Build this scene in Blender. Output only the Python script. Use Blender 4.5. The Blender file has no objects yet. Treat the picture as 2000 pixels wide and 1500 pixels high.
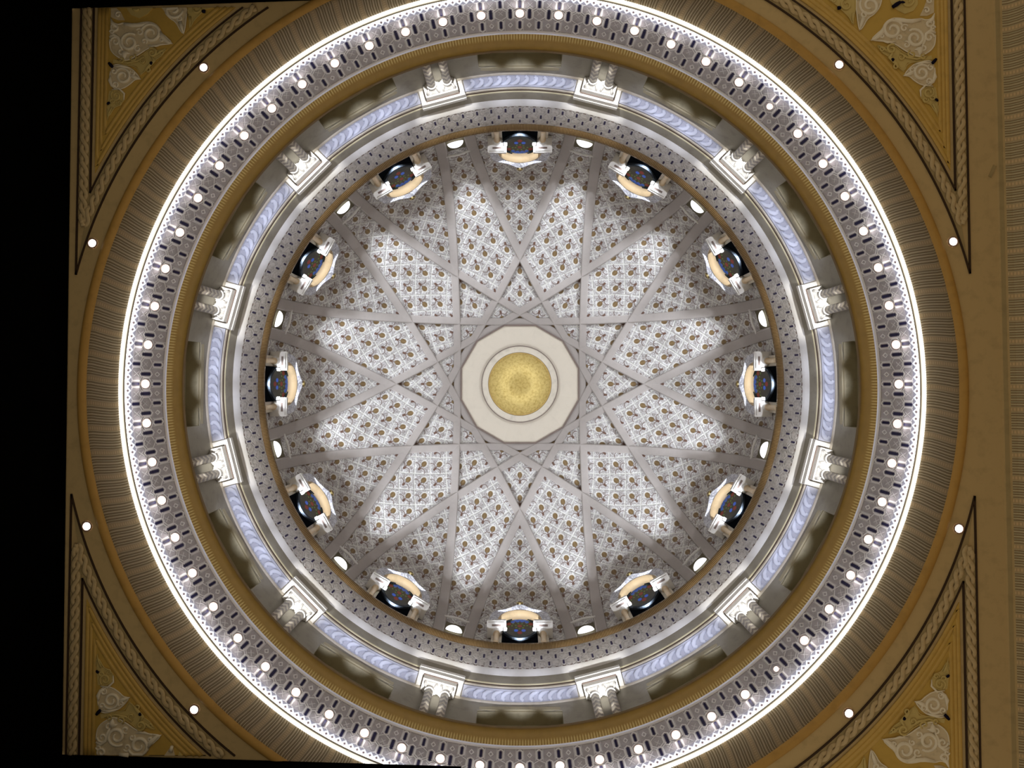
import bpy, math, random
import numpy as np
from mathutils import Vector, Matrix

random.seed(7)
C = bpy.context.scene
COL = C.collection
EYE = 1.6                    # eye height: every "z" below is measured from the eye
F = 1440.0                   # focal length in pixels of the 2000 px wide frame
R = math.radians
sin, cos, pi = math.sin, math.cos, math.pi

# ------------------------------------------------------------------ camera
cam_d = bpy.data.cameras.new('camera')
cam = bpy.data.objects.new('camera', cam_d)
COL.objects.link(cam)
cam_d.sensor_width = 36.0
cam_d.lens = 36.0 * F / 2000.0
cam_d.clip_end = 200
TX, TY = 0.0116, 0.034       # the lens axis leans a little off the zenith, shift brings the dome back to the middle
fw = Vector((-TX, -TY, 1.0)).normalized()
rt = (Vector((1, 0, 0)) - fw * fw.x).normalized()
up = (-fw).cross(rt)
cam.matrix_world = Matrix(((rt.x, up.x, -fw.x, 0), (rt.y, up.y, -fw.y, 0), (rt.z, up.z, -fw.z, EYE), (0, 0, 0, 1)))
zen_x = rt.z / fw.z * F
zen_y = up.z / fw.z * F
ppx, ppy = 1015.3 - zen_x, 750.0 + zen_y
cam_d.shift_x = (1000.0 - ppx) / 2000.0
cam_d.shift_y = (ppy - 750.0) / 2000.0
C.camera = cam

# ------------------------------------------------------------------ world, exposure
C.view_settings.view_transform = 'Standard'
C.view_settings.look = 'None'
C.view_settings.gamma = 1.0
C.view_settings.use_curve_mapping = False
C.view_settings.exposure = 0.0
C.cycles.max_bounces = 3
C.cycles.diffuse_bounces = 3
C.cycles.glossy_bounces = 2
C.cycles.transmission_bounces = 0
C.cycles.adaptive_threshold = 0.03
C.cycles.caustics_reflective = False
C.cycles.caustics_refractive = False
W = bpy.data.worlds.new('hall_light')
C.world = W
W.use_nodes = True
W.node_tree.nodes['Background'].inputs[0].default_value = (1.0, 0.82, 0.52, 1)
W.node_tree.nodes['Background'].inputs[1].default_value = 0.30

RIM_W = 430.0                # uplights on the dome ledge
LEDGE_W = 300.0              # uplights on the gilded cornice
LED_UP = 25.0                # cove light, side that shines on the frieze
LED_EDGE = 2.2               # cove light, visible lip
BULB = 12.0
SCONCE = 1.5
SCONCE_W = 1800.0
ACCENT_W = 950.0


# ------------------------------------------------------------------ node maths
class X:
    def __init__(s, nt, v):
        s.nt, s.v = nt, v

    def op(s, name, *o):
        n = s.nt.nodes.new('ShaderNodeMath')
        n.operation = name
        for i, a in enumerate((s,) + o):
            if isinstance(a, X):
                s.nt.links.new(a.v, n.inputs[i])
            else:
                n.inputs[i].default_value = a
        return X(s.nt, n.outputs[0])

    def __add__(s, o): return s.op('ADD', o)
    __radd__ = __add__
    def __sub__(s, o): return s.op('SUBTRACT', o)
    def __rsub__(s, o): return (s * -1.0) + o
    def __mul__(s, o): return s.op('MULTIPLY', o)
    __rmul__ = __mul__
    def __truediv__(s, o): return s.op('DIVIDE', o)
    def fr(s): return s.op('FRACT')
    def cell(s): return s - s.op('ROUND')
    def ab(s): return s.op('ABSOLUTE')
    def mn(s, o): return s.op('MINIMUM', o)
    def mx(s, o): return s.op('MAXIMUM', o)
    def sin(s): return s.op('SINE')
    def sqrt(s): return s.op('SQRT')
    def pw(s, o): return s.op('POWER', o)

    def lt(s, e, w=0.02):                       # 1 where s < e, soft edge of width w
        n = s.nt.nodes.new('ShaderNodeMapRange')
        n.inputs[1].default_value = e - w
        n.inputs[2].default_value = e + w
        n.inputs[3].default_value = 1.0
        n.inputs[4].default_value = 0.0
        s.nt.links.new(s.v, n.inputs[0])
        return X(s.nt, n.outputs[0])

    def gt(s, e, w=0.02):
        return s.lt(e, w).op('SUBTRACT', 1.0).op('MULTIPLY', -1.0)

    def band(s, a, b, w=0.02):
        return s.gt(a, w) * s.lt(b, w)


class B:
    """a material under construction"""
    def __init__(s, name, rough=0.6, metal=0.0, spec=0.3):
        s.m = bpy.data.materials.new(name)
        s.m.use_nodes = True
        s.nt = s.m.node_tree
        s.bs = s.nt.nodes['Principled BSDF']
        s.bs.inputs['Roughness'].default_value = rough
        s.bs.inputs['Metallic'].default_value = metal
        s.bs.inputs['Specular IOR Level'].default_value = spec

    def uv(s):
        n = s.nt.nodes.new('ShaderNodeUVMap')
        n.uv_map = 'UVMap'
        q = s.nt.nodes.new('ShaderNodeSeparateXYZ')
        s.nt.links.new(n.outputs[0], q.inputs[0])
        s.uvsock = n.outputs[0]
        return X(s.nt, q.outputs[0]), X(s.nt, q.outputs[1])

    def noise(s, scale, detail=3, rough=0.6, vec=None, dist=0.0):
        n = s.nt.nodes.new('ShaderNodeTexNoise')
        n.inputs['Scale'].default_value = scale
        n.inputs['Detail'].default_value = detail
        n.inputs['Roughness'].default_value = rough
        n.inputs['Distortion'].default_value = dist
        if vec is None:
            vec = s.nt.nodes.new('ShaderNodeTexCoord').outputs['Object']
        s.nt.links.new(vec, n.inputs['Vector'])
        return X(s.nt, n.outputs[0])

    def voro(s, scale, vec=None, feature='F1'):
        n = s.nt.nodes.new('ShaderNodeTexVoronoi')
        n.feature = feature
        n.inputs['Scale'].default_value = scale
        if vec is None:
            vec = s.nt.nodes.new('ShaderNodeTexCoord').outputs['Object']
        s.nt.links.new(vec, n.inputs['Vector'])
        return X(s.nt, n.outputs[0])

    def mix(s, f, a, b):
        n = s.nt.nodes.new('ShaderNodeMix')
        n.data_type = 'RGBA'
        s.nt.links.new(f.v, n.inputs[0])
        for i, c in ((6, a), (7, b)):
            if isinstance(c, tuple):
                n.inputs[i].default_value = (*c, 1.0)
            else:
                s.nt.links.new(c, n.inputs[i])
        return n.outputs[2]

    def color(s, c):
        if isinstance(c, tuple):
            s.bs.inputs['Base Color'].default_value = (*c, 1)
        else:
            s.nt.links.new(c, s.bs.inputs['Base Color'])
        return s

    def bump(s, h, dist=0.05, strength=0.6):
        n = s.nt.nodes.new('ShaderNodeBump')
        n.inputs['Strength'].default_value = strength
        n.inputs['Distance'].default_value = dist
        s.nt.links.new(h.v, n.inputs['Height'])
        s.nt.links.new(n.outputs[0], s.bs.inputs['Normal'])
        return s

    def emit(s, c, st):
        s.bs.inputs['Emission Color'].default_value = (*c, 1)
        s.bs.inputs['Emission Strength'].default_value = st
        return s


def plain(name, c, rough=0.6, metal=0.0, spec=0.3, var=0.12, scale=3.0):
    b = B(name, rough, metal, spec)
    n = b.noise(scale, 4)
    d = tuple(x * (1 - var) for x in c)
    l = tuple(min(1, x * (1 + var)) for x in c)
    b.color(b.mix(n.band(0.35, 2, 0.15), d, l))
    return b.m


M = {}
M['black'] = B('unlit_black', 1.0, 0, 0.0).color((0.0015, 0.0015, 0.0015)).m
M['tan'] = plain('tan_plaster', (0.56, 0.43, 0.25), 0.8)
M['stone'] = plain('cream_stone', (0.74, 0.68, 0.58), 0.6)
M['wallstone'] = plain('grey_cream_plaster', (0.34, 0.315, 0.26), 0.7)
M['ribstone'] = plain('rib_stone', (0.44, 0.40, 0.38), 0.6, var=0.05)
M['platestone'] = plain('plain_cream_stone', (0.80, 0.73, 0.62), 0.6, var=0.03)
M['yellowline'] = plain('pale_yellow_fillet', (0.92, 0.86, 0.60), 0.5, var=0.03)
M['white'] = plain('white_stone', (0.84, 0.83, 0.82), 0.5, var=0.05)
M['lilac'] = plain('pale_blue_plaster', (0.72, 0.75, 0.88), 0.6, var=0.04)
M['warm'] = plain('warm_cream_stone', (0.80, 0.64, 0.44), 0.5)
M['gold'] = plain('gilding', (0.62, 0.42, 0.13), 0.45, 0.05, 0.5)
M['ochre'] = plain('ochre_paint', (0.60, 0.41, 0.11), 0.6, 0.0, 0.3, 0.08)
M['orange'] = plain('orange_gilding', (0.50, 0.30, 0.09), 0.6, 0.0, 0.4)
M['darkline'] = plain('dark_brown_fillet', (0.05, 0.03, 0.022), 0.8)
M['olive'] = plain('olive_plaster', (0.15, 0.13, 0.08), 0.8)
M['rope'] = plain('beige_rope', (0.55, 0.44, 0.29), 0.7, var=0.2, scale=8)
M['ropebed'] = plain('rope_bed', (0.40, 0.32, 0.19), 0.8)
M['leafwhite'] = plain('white_plaster_relief', (0.90, 0.85, 0.80), 0.5, var=0.08)
M['leafbeige'] = plain('beige_plaster_relief', (0.60, 0.52, 0.41), 0.6, var=0.30, scale=4)
M['leafyellow'] = plain('yellow_plaster_relief', (0.62, 0.50, 0.22), 0.6, var=0.12)
M['navy'] = plain('navy_paint', (0.012, 0.01, 0.03), 0.9, spec=0.05)
M['recess'] = plain('dark_recess', (0.004, 0.005, 0.007), 1.0, spec=0.0)
M['nicheback'] = plain('dark_olive_plaster', (0.34, 0.30, 0.19), 0.8)
M['archwarm'] = plain('warm_arch_stone', (0.60, 0.45, 0.27), 0.6)
M['mauve'] = plain('pale_mauve_plaster', (0.62, 0.52, 0.56), 0.6, var=0.03)
M['paneframe'] = plain('blue_grey_tracery', (0.02, 0.025, 0.032), 0.9, spec=0.05)
M['line_and_shade'] = plain('mauve_brown_line_and_shade', (0.22, 0.17, 0.15), 0.7)  # thin plate lines, and the painted shade of gaps and slots
M['led_up'] = B('cove_light_glow').color((1, 1, 1)).emit((0.86, 0.90, 1.0), LED_UP).m
M['led_edge'] = B('cove_light_lip').color((1, 1, 1)).emit((1.0, 0.97, 0.85), LED_EDGE).m
M['tube'] = B('diffuser_glow').color((0.85, 0.80, 0.82)).emit((1.0, 0.96, 0.84), 1.0).m
M['bulb'] = B('bulb_glow').color((1, 1, 1)).emit((1.0, 0.93, 0.88), BULB).m
M['sconce'] = B('sconce_glass').color((1, 1, 1)).emit((0.97, 0.97, 1.0), SCONCE).m
for k_ in ('led_edge', 'tube', 'sconce'):
    M[k_].cycles.emission_sampling = 'NONE'
M['cup'] = plain('peach_glare_and_trim', (0.40, 0.28, 0.24), 0.5, var=0.02)  # peach tone for the painted glare round bulbs, and for spotlight trims


def loz(x, y, hw, hl, k=0.6):
    x, y = x.ab(), y.ab()
    return (x - hw).mx((x * k + y) - hl)


def mat_frieze():
    b = B('hexagon_frieze', 0.55)
    u, v = b.uv()
    w = v * 1.71
    x1 = u.cell()
    xh = (u - 0.5).cell()
    d1 = loz(x1, w - 0.20, 0.070, 0.19)
    d2 = loz(xh, w - 0.70, 0.078, 0.27)
    d3 = loz(x1, w - 1.31, 0.066, 0.20)
    dd = d1.mn(d2).mn(d3)
    dark = dd.lt(0.0, 0.012)
    line = dd.band(0.04, 0.105, 0.015)
    h1 = loz(xh, w - 0.22, 0.33, 0.36).ab().lt(0.03, 0.015)
    h2 = loz(x1, w - 0.72, 0.30, 0.33).ab().lt(0.03, 0.015)
    upper = w.lt(1.02, 0.01)
    star = ((x1.ab() - (w - 0.66).ab()).ab().lt(0.03, 0.015) * ((w - 0.66).ab()).lt(0.12, 0.02))
    star2 = ((xh.ab() - (w - 0.22).ab()).ab().lt(0.03, 0.015) * ((w - 0.22).ab()).lt(0.13, 0.02))
    low = (xh.ab() + (w - 1.33).ab() - 0.11).ab().lt(0.035, 0.015) * (1.0 - upper)
    bars = (x1.ab() - 0.2).ab().lt(0.02, 0.012) * (1.0 - upper)
    rimw = w.gt(1.60, 0.02)
    lines = line.mx(h1 * upper).mx(h2 * upper).mx(low).mx(bars * 0.7).mx(star * upper * 0.7).mx(star2 * upper * 0.7).mx(rimw * 0.8)
    n = b.noise(6, 4)
    base = b.mix(n.band(0.4, 2, 0.2), (0.37, 0.35, 0.385), (0.50, 0.475, 0.51))
    c = b.mix(lines, base, (0.94, 0.93, 0.95))
    c = b.mix(dark, c, (0.016, 0.014, 0.07))
    b.color(c)
    b.bump(lines - dark * 1.5, 0.05, 0.7)
    return b.m


def mat_lattice():
    b = B('diamond_lattice', 0.5)
    u, v = b.uv()
    x = u.cell()
    y = (v - 0.45) * 1.05
    d = x.ab() + y.ab()
    hole = d.lt(0.21, 0.04)
    fr = d.lt(0.57, 0.03)
    top = v.lt(0.42, 0.04)
    c = b.mix(fr.mx(top), (0.30, 0.29, 0.34), (0.88, 0.90, 0.95))
    c = b.mix(hole, c, (0.16, 0.11, 0.10))
    b.color(c)
    b.bump(fr - hole, 0.04, 0.6)
    return b.m


def mat_small_frieze():
    b = B('small_hexagon_frieze', 0.55)
    u, v = b.uv()
    w = v * 1.29
    x1 = u.cell()
    xh = (u - 0.5).cell()
    d = loz(x1, w - 0.24, 0.058, 0.13).mn(loz(xh, w - 0.68, 0.062, 0.145)).mn(loz(x1, w - 1.05, 0.058, 0.12))
    dark = d.lt(0.0, 0.015)
    ring = d.band(0.04, 0.10, 0.02)
    hx = loz(xh, w - 0.25, 0.30, 0.30).ab().lt(0.035, 0.02).mx(loz(x1, w - 0.68, 0.3, 0.28).ab().lt(0.035, 0.02)).mx(loz(xh, w - 1.08, 0.28, 0.22).ab().lt(0.035, 0.02))
    dash = w.lt(0.05, 0.01) * (u * 2).cell().ab().lt(0.2, 0.05)
    n = b.noise(11, 4)
    base = b.mix(n.band(0.42, 2, 0.14), (0.40, 0.38, 0.37), (0.74, 0.71, 0.70))
    c = b.mix(ring.mx(hx * 0.35), base, (0.78, 0.76, 0.77))
    c = b.mix(dark, c, (0.02, 0.012, 0.09))
    c = b.mix(dash, c, (0.18, 0.12, 0.10))
    b.color(c)
    b.bump(ring.mx(hx) - dark * 1.5, 0.03, 0.7)
    return b.m


def mat_ticks(name, per, lo, base, light, soft=0.06):
    b = B(name, 0.55, 0.0, 0.2)
    u, v = b.uv()
    t = (u * per).cell().ab().lt(0.22, 0.12) * v.lt(lo, soft)
    n = b.noise(4, 4)
    c = b.mix(n.band(0.4, 2, 0.2), tuple(x * 0.85 for x in base), base)
    c = b.mix(t, c, light)
    b.color(c)
    b.bump(t, 0.02, 0.6)
    return b.m


def mat_flutes(name, per, g=1.0):
    b = B(name, 0.7)
    u, v = b.uv()
    t = (u * per).fr()
    orn = t.lt(0.22, 0.01)
    s1 = (t * 9.0 + v * 0.0).cell().ab().lt(0.10, 0.06)
    s2 = (t * 4.5).cell().ab().lt(0.2, 0.1)
    ln = s1 * (1.0 - orn)
    dots = (((v * 14.0).cell().ab()).lt(0.28, 0.1)) * ((t - 0.11).ab().lt(0.06, 0.02))
    n = b.noise(5, 4)
    sc_ = lambda t: tuple(min(0.9, x * g) for x in t)
    gr = b.mix(s2, sc_((0.17, 0.13, 0.08)), sc_((0.27, 0.21, 0.14)))
    c = b.mix(ln, gr, sc_((0.60, 0.52, 0.41)))
    c2 = b.mix(dots, sc_((0.31, 0.235, 0.15)), sc_((0.42, 0.32, 0.21)))
    c = b.mix(orn, c, c2)
    b.color(c)
    b.bump(ln + orn * 0.7, 0.05, 0.5)
    return b.m


def mat_dome():
    b = B('dome_arabesque', 0.6)
    u, v = b.uv()
    a, d = u + v, u - v
    fa, fb = a.cell(), d.cell()
    x = (fa + fb) * 0.5
    y = (fa - fb) * 0.5                          # towards the springing
    bd = fa.ab().mx(fb.ab())
    lat = bd.gt(0.462, 0.02)
    yb = y + 0.10
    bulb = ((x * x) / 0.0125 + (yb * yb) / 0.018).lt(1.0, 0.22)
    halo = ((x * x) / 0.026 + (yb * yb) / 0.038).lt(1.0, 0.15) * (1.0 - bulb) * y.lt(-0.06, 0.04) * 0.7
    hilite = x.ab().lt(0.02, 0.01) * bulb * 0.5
    neck = loz(x, y - 0.20, 0.048, 0.085, 0.3).lt(0.0, 0.015)
    stem = x.ab().lt(0.02, 0.012) * (y - 0.07).ab().lt(0.05, 0.02)
    xx = x.ab() - 0.17
    yc = y - 0.23
    curl = ((xx * xx + yc * yc).sqrt() - 0.15).ab().lt(0.017, 0.012) * yc.lt(0.0, 0.03)
    xs = x.ab() - 0.22
    ys = y + 0.03
    curl2 = ((xs * xs + ys * ys).sqrt() - 0.05).ab().lt(0.018, 0.014)
    n1 = b.noise(3.6, 4, 0.7, None, 1.6)
    n2 = b.noise(8.0, 2, 0.5, None, 1.0)
    sc = (n1 - 0.5).ab().lt(0.040, 0.03)
    sc2 = (n2 - 0.5).ab().lt(0.05, 0.05)
    grey = sc.mx(sc2 * 0.8)
    c = b.mix(grey, (0.87, 0.86, 0.87), (0.33, 0.30, 0.29))
    c = b.mix(lat * 0.7, c, (0.84, 0.84, 0.79))
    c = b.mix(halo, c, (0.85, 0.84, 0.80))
    c = b.mix(curl.mx(curl2 * 0.5), c, (0.19, 0.13, 0.11))
    c = b.mix(neck.mx(stem), c, (0.17, 0.095, 0.07))
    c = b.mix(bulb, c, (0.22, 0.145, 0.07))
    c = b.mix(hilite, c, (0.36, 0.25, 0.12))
    b.color(c)
    b.bump(lat + bulb - neck * 0.5, 0.03, 0.4)
    return b.m


def mat_facade():
    b = B('blue_white_arabesque', 0.6)
    n1 = b.noise(7, 3, 0.6, None, 1.0)
    g = (n1 - 0.5).ab().lt(0.05, 0.04)
    b.color(b.mix(g, (0.88, 0.90, 0.98), (0.42, 0.42, 0.50)))
    b.bump(g, 0.02, 0.4)
    return b.m


def mat_chevron():
    b = B('chevron_inlay', 0.45)
    u, v = b.uv()
    z = (u * 6.0).cell().ab()
    t = (v + z * 0.62).fr()
    k = t.lt(0.42, 0.06)
    edge = (t - 0.45).ab().lt(0.06, 0.03)
    c = b.mix(k, (0.66, 0.60, 0.50), (0.36, 0.31, 0.27))
    c = b.mix(edge, c, (0.10, 0.075, 0.07))
    b.color(c)
    b.bump(k, 0.02, 0.4)
    return b.m


def mat_glass():
    b = B('stained_glass', 0.35, 0, 0.08)
    u, v = b.uv()                               # metres on the pane

    def dot(px, py, r):
        dx, dy = u - px, (v - py) * 0.55
        return (dx * dx + dy * dy).sqrt().lt(r, 0.012)

    def many(pts, r):
        o = None
        for p in pts:
            q = dot(p[0], p[1], r)
            o = q if o is None else o.mx(q)
        return o
    blue = many([(-0.09, 2.42), (0.09, 2.42), (-0.27, 2.32), (0.27, 2.32), (0.0, 2.60), (-0.17, 2.52), (0.17, 2.52), (-0.14, 1.35), (0.14, 1.35)], 0.078)
    red = many([(-0.42, 2.08), (0.42, 2.08), (0.0, 1.85), (0.0, 1.1)], 0.088)
    g = []
    for cx, cy in ((-0.42, 2.08), (0.42, 2.08), (0.0, 1.85)):
        for k in range(7):
            an = k * 2 * pi / 7 + 0.3
            g.append((cx + 0.165 * cos(an), cy + 0.30 * sin(an)))
    green = many(g, 0.034)
    cells = b.voro(16, b.uvsock)
    c = b.mix(cells.lt(0.35, 0.1), (0.0015, 0.002, 0.003), (0.003, 0.010, 0.010))
    c = b.mix(b.voro(11, b.uvsock).lt(0.28, 0.08), c, (0.010, 0.035, 0.014))
    c = b.mix(green, c, (0.08, 0.20, 0.02))
    c = b.mix(blue, c, (0.015, 0.12, 0.75))
    c = b.mix(red, c, (0.20, 0.006, 0.004))
    b.color(c)
    lead = b.voro(16, b.uvsock, 'DISTANCE_TO_EDGE').lt(0.04, 0.02)
    b.bump(lead, 0.006, 0.4)
    return b.m


def mat_boss():
    b = B('beaten_gold', 0.36, 0.45, 0.5)
    n = b.voro(16)
    n2 = b.noise(9, 3)
    b.color(b.mix(n2.band(0.42, 2, 0.15), (0.62, 0.42, 0.10), (0.85, 0.66, 0.24)))
    b.bump(n, 0.02, 0.35)
    return b.m


M['frieze'] = mat_frieze()
M['lattice'] = mat_lattice()
M['small'] = mat_small_frieze()
M['ticks'] = mat_ticks('gilded_reeding', 780, 0.085, (0.20, 0.115, 0.020), (0.38, 0.27, 0.10), 0.02)
M['ticks2'] = mat_ticks('small_gilded_reeding', 1080, 2.0, (0.15, 0.085, 0.028), (0.34, 0.23, 0.11))
M['flutes'] = mat_flutes('fluted_plaster', 108)
M['flutes2'] = mat_flutes('fluted_plaster_straight', 1, 1.7)
M['dome'] = mat_dome()
M['facade'] = mat_facade()
M['chevron'] = mat_chevron()
M['glass'] = mat_glass()
M['boss'] = mat_boss()


# ------------------------------------------------------------------ mesh helpers
class MB:
    """collects pieces, builds ONE mesh object"""
    def __init__(s):
        s.v, s.f, s.uv, s.mi = [], [], [], []

    def add(s, vs, fs, uvs=None, mi=0):
        o = len(s.v)
        s.v.extend([tuple(p) for p in vs])
        for k, f in enumerate(fs):
            s.f.append(tuple(i + o for i in f))
            s.uv.append(uvs[k] if uvs else [(0, 0)] * len(f))
            s.mi.append(mi)
        return s

    def box(s, x0, x1, y0, y1, z0, z1, mi=0):
        vs = [(x, y, z) for z in (z0, z1) for y in (y0, y1) for x in (x0, x1)]
        fs = [(0, 2, 3, 1), (4, 5, 7, 6), (0, 1, 5, 4), (2, 6, 7, 3), (0, 4, 6, 2), (1, 3, 7, 5)]
        return s.add(vs, fs, None, mi)

    def prism(s, pts, a0, a1, axis='z', mi=0):
        """pts a 2-D outline; extruded along axis. axis z: (x,y), axis x: (y,z)"""
        n = len(pts)
        if axis == 'z':
            vs = [(p[0], p[1], a) for a in (a0, a1) for p in pts]
        else:
            vs = [(a, p[0], p[1]) for a in (a0, a1) for p in pts]
        fs = [tuple(range(n - 1, -1, -1)), tuple(range(n, 2 * n))]
        uvs = [[pts[i] for i in range(n - 1, -1, -1)], [pts[i] for i in range(n)]]
        for i in range(n):
            j = (i + 1) % n
            fs.append((i, j, n + j, n + i))
            uvs.append([pts[i], pts[j], pts[j], pts[i]])
        return s.add(vs, fs, uvs, mi)

    def strip(s, inner, outer, a0, a1, axis='z', closed=False, mi=0):
        """solid band between two matching outlines"""
        n = len(inner)
        P = (lambda p, a: (p[0], p[1], a)) if axis == 'z' else (lambda p, a: (a, p[0], p[1]))
        vs = [P(p, a) for a in (a0, a1) for L in (inner, outer) for p in L]
        fs = []
        m = n if closed else n - 1
        for i in range(m):
            j = (i + 1) % n
            fs += [(i, j, n + j, n + i), (2 * n + i, 3 * n + i, 3 * n + j, 2 * n + j),
                   (i, 2 * n + i, 2 * n + j, j), (n + i, n + j, 3 * n + j, 3 * n + i)]
        if not closed:
            fs += [(0, n, 3 * n, 2 * n), (n - 1, 3 * n - 1, 4 * n - 1, 2 * n - 1)]
        return s.add(vs, fs, None, mi)

    def tube(s, path, rad, seg=8, flat=1.0, mi=0, up=(0, 0, 1)):
        """tapering tube along 3-D points; flat squeezes it along up"""
        P = [Vector(p) for p in path]
        n = len(P)
        U = Vector(up)
        vs, fs = [], []
        for i in range(n):
            t = (P[min(i + 1, n - 1)] - P[max(i - 1, 0)]).normalized()
            sd = t.cross(U)
            sd = sd.normalized() if sd.length > 1e-6 else Vector((1, 0, 0))
            nu = sd.cross(t).normalized()
            r = rad[i] if hasattr(rad, '__len__') else rad
            for k in range(seg):
                an = 2 * pi * k / seg
                vs.append(P[i] + sd * (r * cos(an)) + nu * (r * flat * sin(an)))
        for i in range(n - 1):
            for k in range(seg):
                a, b_ = i * seg + k, i * seg + (k + 1) % seg
                fs.append((a, b_, b_ + seg, a + seg))
        fs.append(tuple(range(seg - 1, -1, -1)))
        fs.append(tuple(range((n - 1) * seg, n * seg)))
        return s.add(vs, fs, None, mi)

    def lathe(s, prof, cx=0, cy=0, seg=24, uvk=None, mi=0, cap=True):
        vs, fs, uvs = [], [], []
        n = len(prof)
        for r, z in prof:
            for k in range(seg):
                an = 2 * pi * k / seg
                vs.append((cx + r * cos(an), cy + r * sin(an), z))
        for i in range(n - 1):
            for k in range(seg):
                k2 = (k + 1) % seg
                fs.append((i * seg + k, i * seg + k2, (i + 1) * seg + k2, (i + 1) * seg + k))
                kz = uvk or 1.0
                uvs.append([(k / seg, prof[i][1] * kz), ((k + 1) / seg, prof[i][1] * kz),
                            ((k + 1) / seg, prof[i + 1][1] * kz), (k / seg, prof[i + 1][1] * kz)])
        if cap:
            fs.append(tuple(range(seg - 1, -1, -1)))
            fs.append(tuple(range((n - 1) * seg, n * seg)))
            uvs += [[(0, 0)] * seg] * 2
        return s.add(vs, fs, uvs, mi)

    def build(s, name, mats, parent=None, smooth=False, mirror=(1, 1)):
        me = bpy.data.meshes.new(name)
        vs = s.v if mirror == (1, 1) else [(p[0] * mirror[0], p[1] * mirror[1], p[2]) for p in s.v]
        fl = mirror[0] * mirror[1] < 0
        fs = [tuple(reversed(f)) for f in s.f] if fl else s.f
        me.from_pydata(vs, [], fs)
        uvl = me.uv_layers.new(name='UVMap')
        flat = []
        for q in s.uv:
            for c in (reversed(q) if fl else q):
                flat.extend((c[0], c[1]))
        uvl.data.foreach_set('uv', flat)
        for m in (mats if isinstance(mats, (list, tuple)) else [mats]):
            me.materials.append(m)
        me.polygons.foreach_set('material_index', s.mi)
        if smooth:
            me.polygons.foreach_set('use_smooth', [True] * len(s.f))
        me.update()
        o = bpy.data.objects.new(name, me)
        COL.objects.link(o)
        if parent:
            o.parent = parent
        return o


def fix_normals(o):
    import bmesh
    bm = bmesh.new()
    bm.from_mesh(o.data)
    bmesh.ops.recalc_face_normals(bm, faces=bm.faces)
    bm.to_mesh(o.data)
    bm.free()
    return o


def ring(name, prof, mat, seg=720, us=1.0, parent=None, smooth=True, twist=None, closed=False):
    """surface of revolution about the dome axis; prof (r, z) points; uv: u = us * turn, v = 0..1 along prof"""
    pr = list(prof)
    n = len(pr)
    L = [0.0]
    for i in range(1, n):
        L.append(L[-1] + math.hypot(pr[i][0] - pr[i - 1][0], pr[i][1] - pr[i - 1][1]))
    vv = [l / L[-1] for l in L]
    vs, fs, uvs = [], [], []
    for i, (r, z) in enumerate(pr):
        tw = twist[i] if twist else 0.0
        for k in range(seg):
            an = 2 * pi * k / seg + tw
            vs.append((r * cos(an), r * sin(an), z))
    m = n if closed else n - 1
    for i in range(m):
        j = (i + 1) % n
        vj = vv[j] if j else 1.0
        for k in range(seg):
            k2 = (k + 1) % seg
            fs.append((i * seg + k, i * seg + k2, j * seg + k2, j * seg + k))
            a, b_ = us * k / seg, us * (k + 1) / seg
            uvs.append([(a, vv[i]), (b_, vv[i]), (b_, vj), (a, vj)])
    q = MB()
    q.add(vs, fs, uvs)
    return q.build(name, mat, parent, smooth)


def px(p, z):                # true pixel radius at height z -> metres
    return p * z / F


def empty(name, label, cat, loc=(0, 0, 0), rz=0.0, group=None):
    o = bpy.data.objects.new(name, None)
    o.empty_display_size = 0.2
    COL.objects.link(o)
    o.location = loc
    o.rotation_euler = (0, 0, rz)
    o['kind'] = 'thing'
    return tag(o, label, cat, group)


def tag(o, label, cat, group=None):
    o['label'], o['category'] = label, cat
    if group:
        o['group'] = group
    return o


def struct(o, label=None, cat=None):
    o['kind'] = 'structure'
    if label:
        o['label'], o['category'] = label, cat
    return o


def dup(root, loc, rz, label):
    r = root.copy()
    COL.objects.link(r)
    r.location, r.rotation_euler = loc, (0, 0, rz)
    r['label'] = label
    for ch in list(root.children):
        c = ch.copy()
        COL.objects.link(c)
        c.parent = r
        for g in list(ch.children):
            d = g.copy()
            COL.objects.link(d)
            d.parent = c
    return r


def spot(name, loc, aim, watts, angle, blend, color, size, parent=None):
    d = bpy.data.lights.new(name, 'SPOT')
    d.energy, d.spot_size, d.spot_blend, d.color, d.shadow_soft_size = watts, R(angle), blend, color, size
    o = bpy.data.objects.new(name, d)
    COL.objects.link(o)
    o.location = loc
    o.rotation_euler = (Vector(aim) - Vector(loc)).to_track_quat('-Z', 'Y').to_euler()
    if parent:
        o.parent = parent
    return o


HOURS = ['twelve', 'one', 'two', 'three', 'four', 'five', 'six', 'seven', 'eight', 'nine', 'ten', 'eleven']


def ang(h):                  # clock hour, as seen from below with the photo's top at twelve
    return R(-90 + 30 * h)


# ================================================================== SETTING
# flat ceiling: square sheet with a round hole
N = 360
X0, X1, YM = -11.6, 11.7, 10.9
rh = px(852, 18.0)
inner, outer = [], []
for k in range(N):
    a = 2 * pi * k / N
    c_, s_ = cos(a), sin(a)
    inner.append((rh * c_, rh * s_))
    t = min((X1 if c_ > 0 else -X0) / max(abs(c_), 1e-6), YM / max(abs(s_), 1e-6))
    outer.append((t * c_, t * s_))
q = MB()
q.strip(inner, outer, 18.0, 18.25, 'z', True)
struct(q.build('ceiling', M['tan']))
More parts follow.
